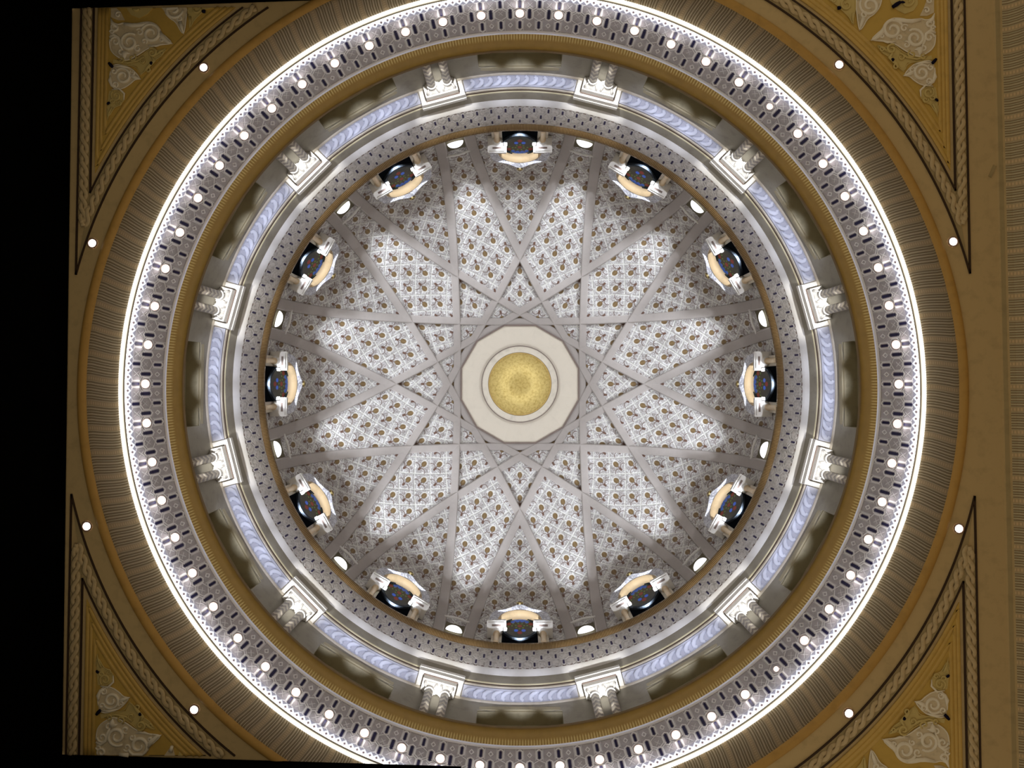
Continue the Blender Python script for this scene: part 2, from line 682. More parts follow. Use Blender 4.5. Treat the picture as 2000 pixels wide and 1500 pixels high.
# black unlit walls that close the hall at the left
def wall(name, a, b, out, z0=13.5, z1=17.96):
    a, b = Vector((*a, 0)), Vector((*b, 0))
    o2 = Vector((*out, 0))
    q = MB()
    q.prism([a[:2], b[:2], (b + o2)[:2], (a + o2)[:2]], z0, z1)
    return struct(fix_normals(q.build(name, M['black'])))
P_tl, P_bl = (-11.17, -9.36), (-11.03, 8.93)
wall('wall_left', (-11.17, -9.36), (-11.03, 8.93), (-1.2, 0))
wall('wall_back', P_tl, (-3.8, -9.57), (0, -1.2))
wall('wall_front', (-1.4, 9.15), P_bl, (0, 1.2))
# straight fluted cornice and wall at the right
q = MB()
prof = [(11.66, 18.0), (11.68, 17.95), (11.78, 17.93), (11.80, 17.88), (11.92, 17.84), (12.06, 17.70), (12.16, 17.52), (12.20, 17.40), (12.45, 17.38)]
cl = [0]
for i in range(1, len(prof)):
    cl.append(cl[-1] + math.hypot(prof[i][0] - prof[i - 1][0], prof[i][1] - prof[i - 1][1]))
for i in range(len(prof) - 1):
    (xa, za), (xb, zb) = prof[i], prof[i + 1]
    q.add([(xa, -10.9, za), (xb, -10.9, zb), (xb, 10.9, zb), (xa, 10.9, za)], [(0, 1, 2, 3)],
          [[(0, cl[i]), (0, cl[i + 1]), (40, cl[i + 1]), (40, cl[i])]], 0 if i >= 3 else (1 if i == 1 else 2))
struct(q.build('trim_1', [M['flutes2'], M['ropebed'], M['tan']]))
q = MB()
q.box(12.2, 12.5, -10.9, 10.9, -1.6, 17.4)
struct(q.build('wall_right', M['tan']))

# --- rings of the drum, from the flat ceiling upwards
ring('trim', [(px(869, 18), 17.995), (px(868, 18), 17.95), (px(862, 18), 17.935), (px(856, 18), 17.95), (px(853.5, 18), 17.985), (px(851.5, 18), 18.0)], M['orange'])
struct(bpy.data.objects['trim']).name = 'trim_2'
cove = [(px(852, 18.0), 18.0), (px(849, 18.02), 18.02), (px(842, 18.09), 18.09), (px(832, 18.20), 18.20), (px(818, 18.36), 18.36),
        (px(805, 18.52), 18.52), (px(795, 18.62), 18.62), (px(789, 18.66), 18.66)]
tw = [0.0075 * (1 - i / 7.0) + 0.0022 * sin(2 * pi * i / 7.0) for i in range(8)]
struct(ring('trim_3', cove, M['flutes'], twist=tw), 'fluted brown ring cove outside the bright light strip', 'cove')

led = empty('cove_light_strip', 'bright round light strip between the fluted cove and the diamond lattice', 'light strip', (0, 0, 18.6))
NB = 1100                                              # scalloped lip: a string of lit beads
vs, fs = [], []
seg = NB * 4
for k in range(seg):
    a = 2 * pi * k / seg
    bul = 0.5 - 0.5 * cos(2 * pi * k / 4)
    r0 = px(786.0, 18.68) + 0.018 * bul
    for r, z in ((r0, 0.07), (r0 - 0.01, 0.03), (px(785.2, 18.66), 0.02), (px(784.6, 18.66), 0.04), (px(784.6, 18.68), 0.10)):
        vs.append((r * cos(a), r * sin(a), z))
for k in range(seg):
    k2 = (k + 1) % seg
    for i in range(4):
        fs.append((k * 5 + i, k2 * 5 + i, k2 * 5 + i + 1, k * 5 + i + 1))
q = MB()
q.add(vs, fs)
q.build('bead_lip', M['led_edge'], led, True)
ring('glowing_tape', [(10.105, 0.085), (10.050, 0.070)], M['led_up'], parent=led)
ring('diffuser_tube', [(px(785.0, 18.66), 0.06), (px(784.0, 18.64), 0.035), (px(782.0, 18.62), 0.025), (px(780.5, 18.62), 0.03), (px(780, 18.64), 0.045)], M['tube'], parent=led)
ring('holder', [(px(785, 18.68) + 0.03, 0.14), (px(784, 18.68), 0.06), (px(779.6, 18.65), 0.04), (px(777.0, 18.63), 0.03), (px(776.5, 18.64), 0.045), (10.046, 0.055), (10.11, 0.07), (10.145, 0.15), (10.3, 0.18)], M['white'], parent=led)

lat = tag(ring('lattice_band', [(px(776.5, 18.79), 18.79), (px(762.5, 19.0), 19.0)], M['lattice'], us=360), 'narrow white band of diamond lattice just inside the light strip', 'lattice band')
fz = [(px(763, 18.99), 18.99), (px(752, 19.18), 19.18), (px(740, 19.42), 19.42), (px(728, 19.68), 19.68), (px(714, 20.0), 20.0), (px(697, 20.32), 20.32)]
tag(ring('hexagon_frieze', fz, M['frieze'], us=120), 'wide grey frieze of hexagons with dark blue lozenges around the bulbs', 'frieze')
struct(ring('trim_4', [(px(697.5, 20.32), 20.31), (px(696, 20.34), 20.33), (px(694, 20.36), 20.36)], M['lilac']))
gc = [(px(694, 20.36), 20.36), (px(692, 20.37), 20.36), (px(684, 20.42), 20.42), (px(676, 20.44), 20.44), (px(672, 20.43), 20.43), (px(664, 20.45), 20.45), (px(662.5, 20.47), 20.47)]
tag(ring('gilded_cornice', gc + [(px(662.5, 20.47), 20.62), (10.25, 20.66), (10.25, 20.4)], M['ticks'], seg=960), 'wide gilded reeded cornice ring below the niches', 'cornice')

# drum wall, with a hole for each niche
NZ0, NZ1, NW = 20.95, 23.24, 1.32
RW = 10.2
ths = []
for h in range(12):
    a = ang(h)
    dn = NW / RW
    ths += [a - dn, a, a + dn] + [a + dn + (R(30) - 2 * dn) * i / 8 for i in range(1, 8)]
    ths += [a + dn * f for f in (-0.75, -0.5, -0.25, 0.25, 0.5, 0.75)]
ths = sorted(set(round(t % (2 * pi), 9) for t in ths))
zs = [20.6, NZ0, NZ1, 23.7, 24.05]
vs = [(RW * cos(t), RW * sin(t), z) for z in zs for t in ths]
n = len(ths)
fs = []
for j in range(len(zs) - 1):
    for i in range(n):
        i2 = (i + 1) % n
        tm = (ths[i] + ((ths[i2] - ths[i]) % (2 * pi)) / 2)
        off = (tm - R(-90) + R(15)) % R(30) - R(15)
        if j == 1 and abs(off) < NW / RW:
            continue
        fs.append((j * n + i, j * n + i2, (j + 1) * n + i2, (j + 1) * n + i))
q = MB()
q.add(vs, fs)
struct(q.build('wall_drum', M['wallstone'], None, True))

struct(ring('trim_5', [(RW, 23.80), (10.16, 23.86), (10.17, 23.93), (px(612, 24.0), 24.0), (px(586, 24.13), 24.13), (px(584, 24.16), 24.16),
                       (px(584, 24.16) + 0.02, 24.27), (px(583, 24.3), 24.29)], M['stone']))
struct(ring('trim_6', [(px(583, 24.30), 24.29), (px(581, 24.33), 24.31), (px(580.5, 24.34), 24.36)], M['line_and_shade']))  # dark colour puts the shade of the gap into this ring
struct(ring('trim_7', [(px(580.5, 24.36), 24.36), (px(578.5, 24.38), 24.38), (px(577, 24.44), 24.44)], M['yellowline']))
struct(ring('trim_8', [(px(577, 24.44), 24.44), (px(575, 24.47), 24.50), (px(563, 24.86), 24.86)], M['wallstone']))
struct(ring('trim_9', [(px(563, 24.86), 24.86), (px(561, 24.88), 24.88), (px(556, 24.96), 24.96), (px(550, 25.02), 25.02), (px(549, 25.05), 25.05)], M['white']))
tag(ring('small_hexagon_frieze', [(px(549, 25.05), 25.05), (px(540, 25.30), 25.30), (px(526, 25.78), 25.78), (px(513.5, 26.28), 26.28)], M['small'], us=120),
    'narrow grey lacy frieze dotted with small blue lozenges just below the dome', 'frieze')
tag(ring('gilded_reed_ring', [(px(513.2, 26.29), 26.292), (px(512, 26.29), 26.28), (px(507, 26.34), 26.33), (px(503, 26.38), 26.38), (px(502, 26.40), 26.42),
                              (px(502, 26.40), 26.52), (9.66, 26.58), (9.66, 26.32)], M['ticks2'], seg=1080), 'thin gilded reeded ring at the foot of the dome', 'cornice')

# dome shell
RD, ZD = 9.65, 26.6
DRIB = 3.02
seg, rows = 576, 180


def panel_uv(t0, t1, a0, a1):
    # every panel between the ribs carries its own straight pattern, laid along the panel's middle line
    tm, am = (t0 + t1) / 2, (a0 + a1) / 2
    rm = RD * sin(am)
    lev = sum(1 for k in range(12) if rm * cos(tm - R(30 * k)) > DRIB)
    off = 0.0 if lev % 2 else R(15)
    ax = round((tm - off) / R(30)) * R(30) + off
    f = lambda t, a: (RD * sin(a) * (t - ax) / 1.03, RD * a / 1.15)
    return [f(t0, a0), f(t1, a0), f(t1, a1), f(t0, a1)]


vs, fs, uvs = [], [], []
al = [R(90.0) * (1 - i / rows) + R(4) * (i / rows) for i in range(rows + 1)]
for a in al:
    for k in range(seg):
        t = 2 * pi * k / seg
        vs.append((RD * sin(a) * cos(t), RD * sin(a) * sin(t), ZD + RD * cos(a)))
for i in range(rows):
    for k in range(seg):
        k2 = (k + 1) % seg
        fs.append((i * seg + k, i * seg + k2, (i + 1) * seg + k2, (i + 1) * seg + k))
        uvs.append(panel_uv(2 * pi * k / seg, 2 * pi * (k + 1) / seg, al[i], al[i + 1]))
q = MB()
q.add(vs, fs, uvs)
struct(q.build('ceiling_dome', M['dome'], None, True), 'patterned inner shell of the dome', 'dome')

# ================================================================== DOME RIBS
q = MB()
W2 = 0.172
rin, rout = math.sqrt(RD * RD - (DRIB + W2) ** 2) - 0.07, math.sqrt(RD * RD - (DRIB - W2) ** 2) + 0.02
K = 96
vs, fs = [], []
a0 = math.asin(0.0)
for i in range(K + 1):
    a = R(2) + (pi - 2 * R(2)) * i / K
    edge = abs(i / K - 0.5) * 2
    w = W2 * (1 + 0.30 * edge ** 2)
    for dx, r in ((-w, rout), (-w, rin - 0.02 + 0.03), (-w + 0.03, rin - 0.02), (w - 0.03, rin - 0.02), (w, rin + 0.01), (w, rout)):
        vs.append((DRIB + dx, r * cos(a), ZD + r * sin(a)))
for i in range(K):
    for k in range(5):
        fs.append((i * 6 + k, i * 6 + k + 1, (i + 1) * 6 + k + 1, (i + 1) * 6 + k))
fs += [tuple(range(6)), tuple(range(K * 6 + 5, K * 6 - 1, -1))]
q.add(vs, fs)
rib = fix_normals(q.build('dome_rib', M['ribstone']))
for h in range(12):
    o = rib if h == 0 else rib.copy()
    if h:
        COL.objects.link(o)
    o.rotation_euler = (0, 0, ang(h))
    o['kind'] = 'structure'
    tag(o, f"pale stone rib crossing the dome, passing the gold boss on its {HOURS[h]} o'clock side", 'rib', 'interlaced ribs of the dome')

# centre: dodecagon plate and gold boss
plate = empty('centre_plate', 'plain cream twelve-sided plate around the gold boss at the top of the dome', 'ceiling plate', (0, 0, 35.5))


def dodec(ap, n=12):
    rr = ap / cos(pi / 12)
    return [(rr * cos(R(15 + 30 * k)), rr * sin(R(15 + 30 * k))) for k in range(n)]


zb = 35.62
rings_ = [(px(116, zb), 0.10), (px(112, zb), 0.10), (px(80, zb), 0.22), (px(60, zb), 0.26), (0.02, 0.30)]
vs, fs = [], []
for i, (r, z) in enumerate(rings_):
    pts = dodec(r) if i < 2 else [(r * cos(R(15 + 30 * k)), r * sin(R(15 + 30 * k))) for k in range(12)]
    vs += [(x, y, z) for x, y in pts]
for i in range(len(rings_) - 1):
    for k in range(12):
        k2 = (k + 1) % 12
        fs.append((i * 12 + k, i * 12 + k2, (i + 1) * 12 + k2, (i + 1) * 12 + k))
q = MB()
q.add(vs, fs)
q.build('panel', M['platestone'], plate)
q = MB()
q.strip(dodec(px(113, zb)), dodec(px(115.8, zb)), 0.02, 0.14, 'z', True)
q.build('outline_moulding', M['line_and_shade'], plate)
q = MB()
cir = lambda r, n=96: [(r * cos(2 * pi * k / n), r * sin(2 * pi * k / n)) for k in range(n)]
q.strip(cir(px(73.6, zb)), cir(px(75.0, zb)), 0.10, 0.25, 'z', True)
q.build('ring_moulding', M['line_and_shade'], plate)
q = MB()
q.strip(cir(px(62, zb)), cir(px(73.6, zb)), 0.13, 0.27, 'z', True)
q.build('ring_collar', M['stone'], plate)
boss = empty('gold_boss', 'round beaten gold boss at the very top of the dome', 'boss', (0, 0, 35.17))
zc_ = 35.3
rb, hb = px(61, zc_), 0.62
Rs = (rb * rb + hb * hb) / (2 * hb)
prof = []
for i in range(25):
    t = i / 24
    r = rb * (1 - t)
    prof.append((max(r, 0.004), 0.5 - (math.sqrt(Rs * Rs - r * r) - (Rs - hb))))
q = MB()
q.lathe(prof, seg=96, cap=False)
q.build('bowl', M['boss'], boss, True)
q = MB()
q.lathe([(rb - 0.03, 0.46), (rb + 0.02, 0.46), (rb + 0.03, 0.52), (rb - 0.03, 0.56)], seg=96, cap=False)
q.build('rim', M['gold'], boss, True)

# ================================================================== DOME WINDOWS (twelve dormers)
ZW = 26.58
RG = 9.27


def arch(hw, z0, rise, n=24, p=1.0):
    return [(-hw * cos(pi * i / n), z0 + rise * sin(pi * i / n) ** p) for i in range(n + 1)]


def make_window():
    t = bpy.data.objects.new('window_12', None)
    COL.objects.link(t)
    q = MB(); q.box(0.0, 0.12, -0.66, 0.66, -0.05, 2.7)
    q.build('recess_panel', M['recess'], t)
    pts = []
    for i in range(40):
        a = 2 * pi * i / 40
        y, z = 0.60 * cos(a), 1.62 + 1.10 * sin(a)
        pts.append((y * (1 - 0.12 * max(0, -sin(a)) ** 3), z))
    q = MB(); q.prism(pts, -0.05, 0.0, 'x')
    g = fix_normals(q.build('stained_pane', M['glass'], t))
    g['label'] = 'dark stained glass pane with blue, red and green dots'
    po = [((p[0]) * 1.17, 1.62 + (p[1] - 1.62) * 1.11) for p in pts]
    q = MB(); q.strip(pts, po, -0.09, 0.0, 'x', True)
    fix_normals(q.build('pane_frame', M['paneframe'], t))
    # piers beside the pane
    for s in (-1, 1):
        q = MB(); q.box(0.06, 0.30, min(s * 0.60, s * 1.06), max(s * 0.60, s * 1.06), -0.05, 1.20)
        q.build('pier', M['stone'], t)
        q = MB(); q.lathe([(0.115, -0.05), (0.115, 0.1), (0.10, 0.12), (0.095, 0.98), (0.13, 1.0), (0.13, 1.05), (0.10, 1.08)], -0.02, s * 0.86, 16)
        q.build('column_shaft', M['warm'], t, True)
        q = MB()
        q.lathe([(0.11, 1.06), (0.15, 1.12), (0.20, 1.19)], -0.02, s * 0.86, 16)
        q.box(-0.40, 0.10, s * 0.87 - 0.31, s * 0.87 + 0.31, 1.18, 1.26)
        q.box(-0.44, 0.20, s * 0.87 - 0.36, s * 0.87 + 0.36, 1.26, 1.34)
        q.box(-0.42, 0.20, s * 0.87 - 0.34, s * 0.87 + 0.34, 1.34, 1.48)
        cp = q.build('capital', M['white'], t)
        q = MB(); q.box(-0.33, -0.26, s * 0.87 - 0.17, s * 0.87 + 0.17, 1.165, 1.182)
        q.build('slot_shade', M['line_and_shade'], cp)  # raised dark strip, coloured as the shade inside a slot
        # small bracket at the pane's edge
        q = MB(); q.prism([(s * 0.60, 1.10), (s * 0.48, 1.16), (s * 0.60, 1.30)], -0.22, -0.10, 'x')
        fix_normals(q.build('bracket', M['white'], t))
    # arch: soffit, white inner bead, ogee gable
    A = arch(0.79, 1.46, 1.20)
    A2 = arch(0.83, 1.46, 1.25)
    q = MB(); q.strip(A, A2, -0.405, 0.02, 'x')
    fix_normals(q.build('arch_soffit', M['archwarm'], t, True))
    Ai = arch(0.755, 1.46, 1.15)
    q = MB(); q.strip(Ai, A, -0.05, 0.03, 'x')
    fix_normals(q.build('arch_bead', M['white'], t, True))
    og = [(1.18, 1.48), (1.16, 1.9), (1.08, 2.30), (0.98, 2.50), (0.86, 2.60), (0.72, 2.66), (0.60, 2.73), (0.48, 2.86), (0.36, 3.05), (0.24, 3.22), (0.12, 3.34), (0.0, 3.42)]
    half = len(A2) // 2
    inn = [A2[i] for i in range(half + 1)]
    # resample outline to match
    def resample(L, n):
        d = [0]
        for i in range(1, len(L)):
            d.append(d[-1] + math.dist(L[i], L[i - 1]))
        o = []
        for k in range(n):
            s = d[-1] * k / (n - 1)
            j = max(i for i in range(len(d)) if d[i] <= s + 1e-9)
            j = min(j, len(L) - 2)
            f = (s - d[j]) / (d[j + 1] - d[j])
            o.append((L[j][0] + (L[j + 1][0] - L[j][0]) * f, L[j][1] + (L[j + 1][1] - L[j][1]) * f))
        return o
    nose = [(-1.12, -0.44, 1.24), (-1.11, -0.445, 1.62), (-1.055, -0.46, 2.09), (-0.97, -0.475, 2.25), (-0.863, -0.49, 2.32), (-0.66, -0.505, 2.38),
            (-0.464, -0.52, 2.47), (-0.32, -0.528, 2.62), (-0.20, -0.534, 2.80), (-0.10, -0.538, 2.91), (0.0, -0.54, 2.96)]
    flat_ = resample([(y, z) for y, x, z in nose], half + 1)

    def depth(y):
        for (ya, xa, _), (yb, xb, _) in zip(nose, nose[1:]):
            if ya <= y <= yb + 1e-9:
                return xa + (xb - xa) * (y - ya) / max(yb - ya, 1e-6)
        return -0.54
    lip = [(depth(y), y, z) for y, z in flat_]
    lip += [(x, -y, z) for x, y, z in reversed(lip[:-1])]
    n = len(lip)
    vs = [(-0.40, y, z) for y, z in A2] + lip + [(x + 0.02, y * 1.03, z + 0.10) for x, y, z in lip] + [(0.10, y * 1.03, max(z, 1.5) + 0.16) for x, y, z in lip]
    fs = []
    for i in range(n - 1):
        for k in range(3):
            fs.append((k * n + i, k * n + i + 1, (k + 1) * n + i + 1, (k + 1) * n + i))
    q = MB(); q.add(vs, fs)
    ga = fix_normals(q.build('hood', M['facade'], t))
    ga['label'] = 'pale blue arabesque hood over the arch'
    # finial
    q = MB(); q.tube([(-0.52, 0, 2.96), (-0.56, 0, 3.10), (-0.55, 0, 3.22)], [0.05, 0.035, 0.01], 8)
    q.tube([(-0.55, 0, 3.08), (-0.55, 0.10, 3.15), (-0.55, 0.14, 3.09)], [0.03, 0.025, 0.01], 6, up=(1, 0, 0))
    q.tube([(-0.55, 0, 3.08), (-0.55, -0.10, 3.15), (-0.55, -0.14, 3.09)], [0.03, 0.025, 0.01], 6, up=(1, 0, 0))
    q.build('finial', M['leafyellow'], t, True)
    return t


win0 = make_window()
for h in range(12):
    a = ang(h)
    loc = (RG * cos(a), RG * sin(a), ZW)
    lab = f"arched stained glass dormer window at {HOURS[h]} o'clock on the foot of the dome"
    if h == 0:
        w = win0
        w.location, w.rotation_euler = loc, (0, 0, a)
        w['label'] = lab
        w['kind'] = 'structure'
        w['category'] = 'window'
        w['group'] = 'dormer windows around the dome'
    else:
        w = dup(win0, loc, a, lab)
        w.name = f'window_{h}'
    spot('ledge_uplight', (9.17 * cos(a), 9.17 * sin(a), 26.62), (6.5 * cos(a), 6.5 * sin(a), 33.5), RIM_W, 82, 0.45, (0.90, 0.94, 1.0), 0.06)
    spot('ledge_accent', (9.17 * cos(a), 9.17 * sin(a), 26.62), (6.6 * cos(a), 6.6 * sin(a), 33.3), ACCENT_W, 26, 0.8, (0.86, 0.92, 1.0), 0.05)

# ================================================================== SCONCES between the ribs
def make_sconce():
    t = empty('dome_sconce', '', 'wall lamp', (0, 0, 0), 0, 'half bowl lamps around the foot of the dome')
    q = MB()
    n = 14
    vs, fs = [], []
    for i in range(7):
        b2 = (pi / 2) * i / 6
        for k in range(n + 1):
            a = pi / 2 + pi * k / n
            vs.append((0.21 * cos(b2) * cos(a), 0.31 * cos(b2) * sin(a), -0.12 * sin(b2)))
    for i in range(6):
        for k in range(n):
            fs.append((i * (n + 1) + k, (i + 1) * (n + 1) + k, (i + 1) * (n + 1) + k + 1, i * (n + 1) + k + 1))
    q.add(vs, fs)
    q.prism([(0.0, -0.31), (0.0, 0.31), (-0.03, 0.31), (-0.03, -0.31)], -0.02, 0.02)
    fix_normals(q.build('glass_bowl', M['sconce'], t, True))
    q = MB()
    q.box(0.07, 0.20, -0.50, 0.50, -0.75, 0.98)
    q.build('back_plate', M['olive'], t)
    q = MB()
    path = [(-0.16 + 0.05 * abs(y) * 2, y * 0.9, 1.0) for y in [-0.54, -0.4, -0.27, -0.13, 0, 0.13, 0.27, 0.4, 0.54]]
    q.tube(path, 0.05, 8)
    q.build('top_lip', M['white'], t, True)
    return t


sc0 = make_sconce()
for h in range(12):
    a = ang(h) + R(15)
    loc = (9.40 * cos(a), 9.40 * sin(a), 27.42)
    lab = f"white half bowl wall lamp between the {HOURS[h]} and {HOURS[(h + 1) % 12]} o'clock windows"
    if h == 0:
        o = sc0
        o.location, o.rotation_euler, o['label'] = loc, (0, 0, a), lab
    else:
        o = dup(sc0, loc, a, lab)
    spot('sconce_uplight', (9.0 * cos(a), 9.0 * sin(a), 27.6), (7.0 * cos(a), 7.0 * sin(a), 33.1), SCONCE_W, 34, 0.8, (0.86, 0.92, 1.0), 0.08)

# ================================================================== DRUM: niches, pilasters, scroll panels
def make_niche():
    t = empty('wall_niche', '', 'niche', (0, 0, 0), 0, 'oblong niches in the drum wall')
    H0, H1 = NZ0 - 20.6, NZ1 - 20.6
    q = MB()
    e = NW + 0.01
    q.add([(0.02, -e, H0), (0.02, e, H0), (0.02, e, H1), (0.02, -e, H1), (0.38, -e, H0), (0.38, e, H0), (0.38, e, H1), (0.38, -e, H1)],
          [(4, 7, 6, 5), (0, 4, 5, 1), (3, 2, 6, 7), (0, 3, 7, 4), (1, 5, 6, 2)])
    q.build('recess', M['nicheback'], t)
    q = MB()
    pin = [(-NW, H0), (NW, H0), (NW, H1), (-NW, H1)]
    pm = [(-NW - 0.05, H0 - 0.05), (NW + 0.05, H0 - 0.05), (NW + 0.05, H1 + 0.06), (-NW - 0.05, H1 + 0.06)]
    po = [(-NW - 0.22, H0 - 0.2), (NW + 0.22, H0 - 0.2), (NW + 0.22, H1 + 0.26), (-NW - 0.22, H1 + 0.26)]
    q.strip(pin, pm, -0.03, 0.06, 'x', True)
    q.strip(pm, po, -0.08, 0.06, 'x', True)
    fix_normals(q.build('frame', M['nichewood'], t))
    return t


M['nichewood'] = plain('pale_olive_plaster', (0.40, 0.35, 0.23), 0.6)
ni0 = make_niche()
for h in range(12):
    a = ang(h)
    loc = (RW * cos(a), RW * sin(a), 20.6)
    lab = f"dark oblong framed niche at {HOURS[h]} o'clock in the drum wall"
    if h == 0:
        ni0.location, ni0.rotation_euler, ni0['label'] = loc, (0, 0, a), lab
    else:
        dup(ni0, loc, a, lab)


def make_pilaster():
    t = empty('coupled_columns', '', 'column pair', (0, 0, 0), 0, 'coupled chevron columns on the drum wall')
    for s in (-1, 1):
        q = MB()
        q.lathe([(0.135, 0.12), (0.135, 2.62)], 0.03, s * 0.255, 24, 3.6)
        sh = q.build('column', M['chevron'], t, True)
        q = MB()
        q.lathe([(0.19, 0.0), (0.19, 0.05), (0.15, 0.12)], 0.03, s * 0.255, 16)
        q.build('base', M['white'], sh)
        q = MB()
        q.lathe([(0.15, 2.60), (0.165, 2.62), (0.165, 2.66), (0.145, 2.68), (0.16, 2.80), (0.20, 2.90)], 0.03, s * 0.255, 16)
        q.box(-0.16, 0.19, s * 0.255 - 0.21, s * 0.255 + 0.21, 2.90, 2.97)
        for u in (-1, 1):
            q.tube([(-0.10, s * 0.255 + u * 0.14, 2.68), (-0.12, s * 0.255 + u * 0.17, 2.79), (-0.13, s * 0.255 + u * 0.18, 2.90)], [0.02, 0.045, 0.05], 8)
        q.build('capital', M['white'], sh)
    q = MB()
    q.box(-0.21, 0.19, -0.54, 0.54, 2.97, 3.20)
    q.build('impost_block', M['white'], t)
    q = MB()
    q.box(-0.31, 0.18, -0.73, 0.73, 3.26, 3.50)
    q.box(-0.335, 0.18, -0.75, 0.75, 3.50, 3.66)
    q.build('entablature_block', M['white'], t)
    q = MB()
    q.box(-0.235, 0.1, -0.56, 0.56, 3.20, 3.26)
    q.build('shadow_strip', M['line_and_shade'], t)  # dark strip painted as the shadow line below the entablature block
    return t


pi0 = make_pilaster()
for h in range(12):
    a = ang(h) + R(15)
    loc = (9.96 * cos(a), 9.96 * sin(a), 20.64)
    lab = f"pair of chevron columns between the {HOURS[h]} and {HOURS[(h + 1) % 12]} o'clock niches"
    if h == 0:
        o = pi0
        o.location, o.rotation_euler, o['label'] = loc, (0, 0, a), lab
    else:
        dup(pi0, loc, a, lab)
    spot('cornice_uplight', (9.47 * cos(a), 9.47 * sin(a), 20.72), (9.74 * cos(a), 9.74 * sin(a), 24.0), LEDGE_W * 2.2, 34, 0.7, (1.0, 0.98, 0.94), 0.05)
    for d in (-R(15), -R(8.5), R(8.5)):
        b_ = a + d
        spot('cornice_uplight', (9.47 * cos(b_), 9.47 * sin(b_), 20.72), (9.80 * cos(b_), 9.80 * sin(b_), 24.1), LEDGE_W, 33, 1.0, (0.80, 0.84, 1.0), 0.05)


def make_scroll():
    t = empty('scroll_panel', '', 'scroll panel', (0, 0, 0), 0, 'running scroll panels under the upper cornice')
    # soffit surface between r1 (outer) and r0 (inner), relative to the panel's origin on the drum axis
    ro, zo, ri, zi = px(611, 24.0), 23.99 - 24.0, px(587, 24.12), 24.11 - 24.0
    half = R(10.6)

    def P(al, s, lift):       # al angle, s 0 outer .. 1 inner
        r = ro + (ri - ro) * s
        return (r * cos(al), r * sin(al), zo + (zi - zo) * s - lift)
    q = MB()
    K = 40
    for s0, s1, lift in ((0.0, 1.0, 0.012), (0.0, 0.07, 0.04), (0.86, 1.0, 0.05)):
        vs, fs = [], []
        for k in range(K + 1):
            al = -half + 2 * half * k / K
            vs += [P(al, s0, -0.01), P(al, s0, lift), P(al, s1, lift), P(al, s1, -0.01)]
        for k in range(K):
            for i in range(3):
                fs.append((k * 4 + i, k * 4 + i + 1, k * 4 + 4 + i + 1, k * 4 + 4 + i))
        fs += [(0, 1, 2, 3), (K * 4 + 3, K * 4 + 2, K * 4 + 1, K * 4)]
        q.add(vs, fs)
    fix_normals(q.build('band', M['lilacdark'], t))
    q = MB()
    n = 12
    wv = 2 * half * 0.97 / n
    key = [(-0.62, 0.80), (-0.30, 0.74), (0.02, 0.66), (0.30, 0.46), (0.36, 0.26), (0.20, 0.16), (0.02, 0.22)]
    for k in range(n):
        c0 = -half * 0.97 + wv * (k + 0.5)
        path = [P(c0 + x * wv, y, 0.03) for x, y in key]
        q.tube(path, [0.03, 0.055, 0.075, 0.085, 0.075, 0.055, 0.04], 8, 0.6)
    r_ = q.build('running_scroll', M['lilac'], t, True)
    return t


M['lilacdark'] = plain('blue_grey_plaster', (0.50, 0.51, 0.60), 0.6, var=0.04)
s0 = make_scroll()
for h in range(12):
    a = ang(h)
    lab = f"pale blue running scroll panel above the {HOURS[h]} o'clock niche"
    if h == 0:
        s0.location, s0.rotation_euler, s0['label'] = (0, 0, 24.0), (0, 0, a), lab
    else:
        dup(s0, (0, 0, 24.0), a, lab)

# ================================================================== BULBS on the frieze, sixty of them
def make_bulb():
    t = empty('frieze_bulb', '', 'light bulb', (0, 0, 0), 0, 'bulbs in a ring on the hexagon frieze')
    q = MB()
    q.lathe([(0.112, -0.01), (0.118, 0.005), (0.10, 0.04), (0.05, 0.06)], seg=20, cap=False)
    q.build('glare_cup', M['cup'], t, True)  # added cup, its peach colour imitates the warm glare round the bulb
    q = MB()
    pr = [(0.03, 0.06), (0.05, 0.05)] + [(0.072 * sin(pi * (0.15 + 0.85 * i / 8)), -0.02 + 0.072 * cos(pi * (0.15 + 0.85 * i / 8))) for i in range(9)]
    q.lathe([(max(r, 0.002), z) for r, z in pr], seg=16, cap=False)
    q.build('bulb', M['bulb'], t, True)
    q = MB()
    q.tube([(0.05, 0, 0.055), (0.10, 0, 0.06), (0.135, 0, 0.06)], 0.018, 8)
    q.build('stem', M['gold'], t, True)
    return t


bu0 = make_bulb()
MINUTES = lambda m: f"{m} minute" if m else "60 minute"
for m in range(60):
    a = R(-90 + 6 * m)
    z = 19.28
    r = px(735, z)
    loc = (r * cos(a), r * sin(a), z)
    if m == 0:
        lab = "glowing round bulb at the very top of the frieze ring, twelve o'clock"
        o = bu0
        o.location, o.rotation_euler, o['label'] = loc, (0, 0, a), lab
    else:
        lab = f"glowing round bulb on the frieze ring at the {m} minute mark of a clock"
        o = dup(bu0, loc, a, lab)
    if m == 7:
        o.scale = (0.75, 0.75, 0.75)
        o['label'] = 'slightly smaller bulb on the frieze ring at the 7 minute mark of a clock'
    if m == 23:
        o.scale = (0.62, 0.62, 0.62)
        o['label'] = "smaller dimmer bulb on the frieze ring at the 23 minute mark of a clock"

# ================================================================== CEILING SPOTS in the flat ring
def make_spot():
    t = empty('ceiling_spotlight', '', 'spotlight', (0, 0, 0), 0, 'spotlights in the plain ceiling ring')
    q = MB()
    q.lathe([(0.125, 0.0), (0.13, -0.03), (0.10, -0.035), (0.08, 0.0)], seg=20, cap=False)
    q.build('trim_ring', M['cup'], t, True)
    q = MB()
    q.lathe([(0.095, -0.015), (0.08, -0.03), (0.004, -0.045)], seg=20, cap=False)
    q.build('lens', M['bulb'], t, True)
    return t


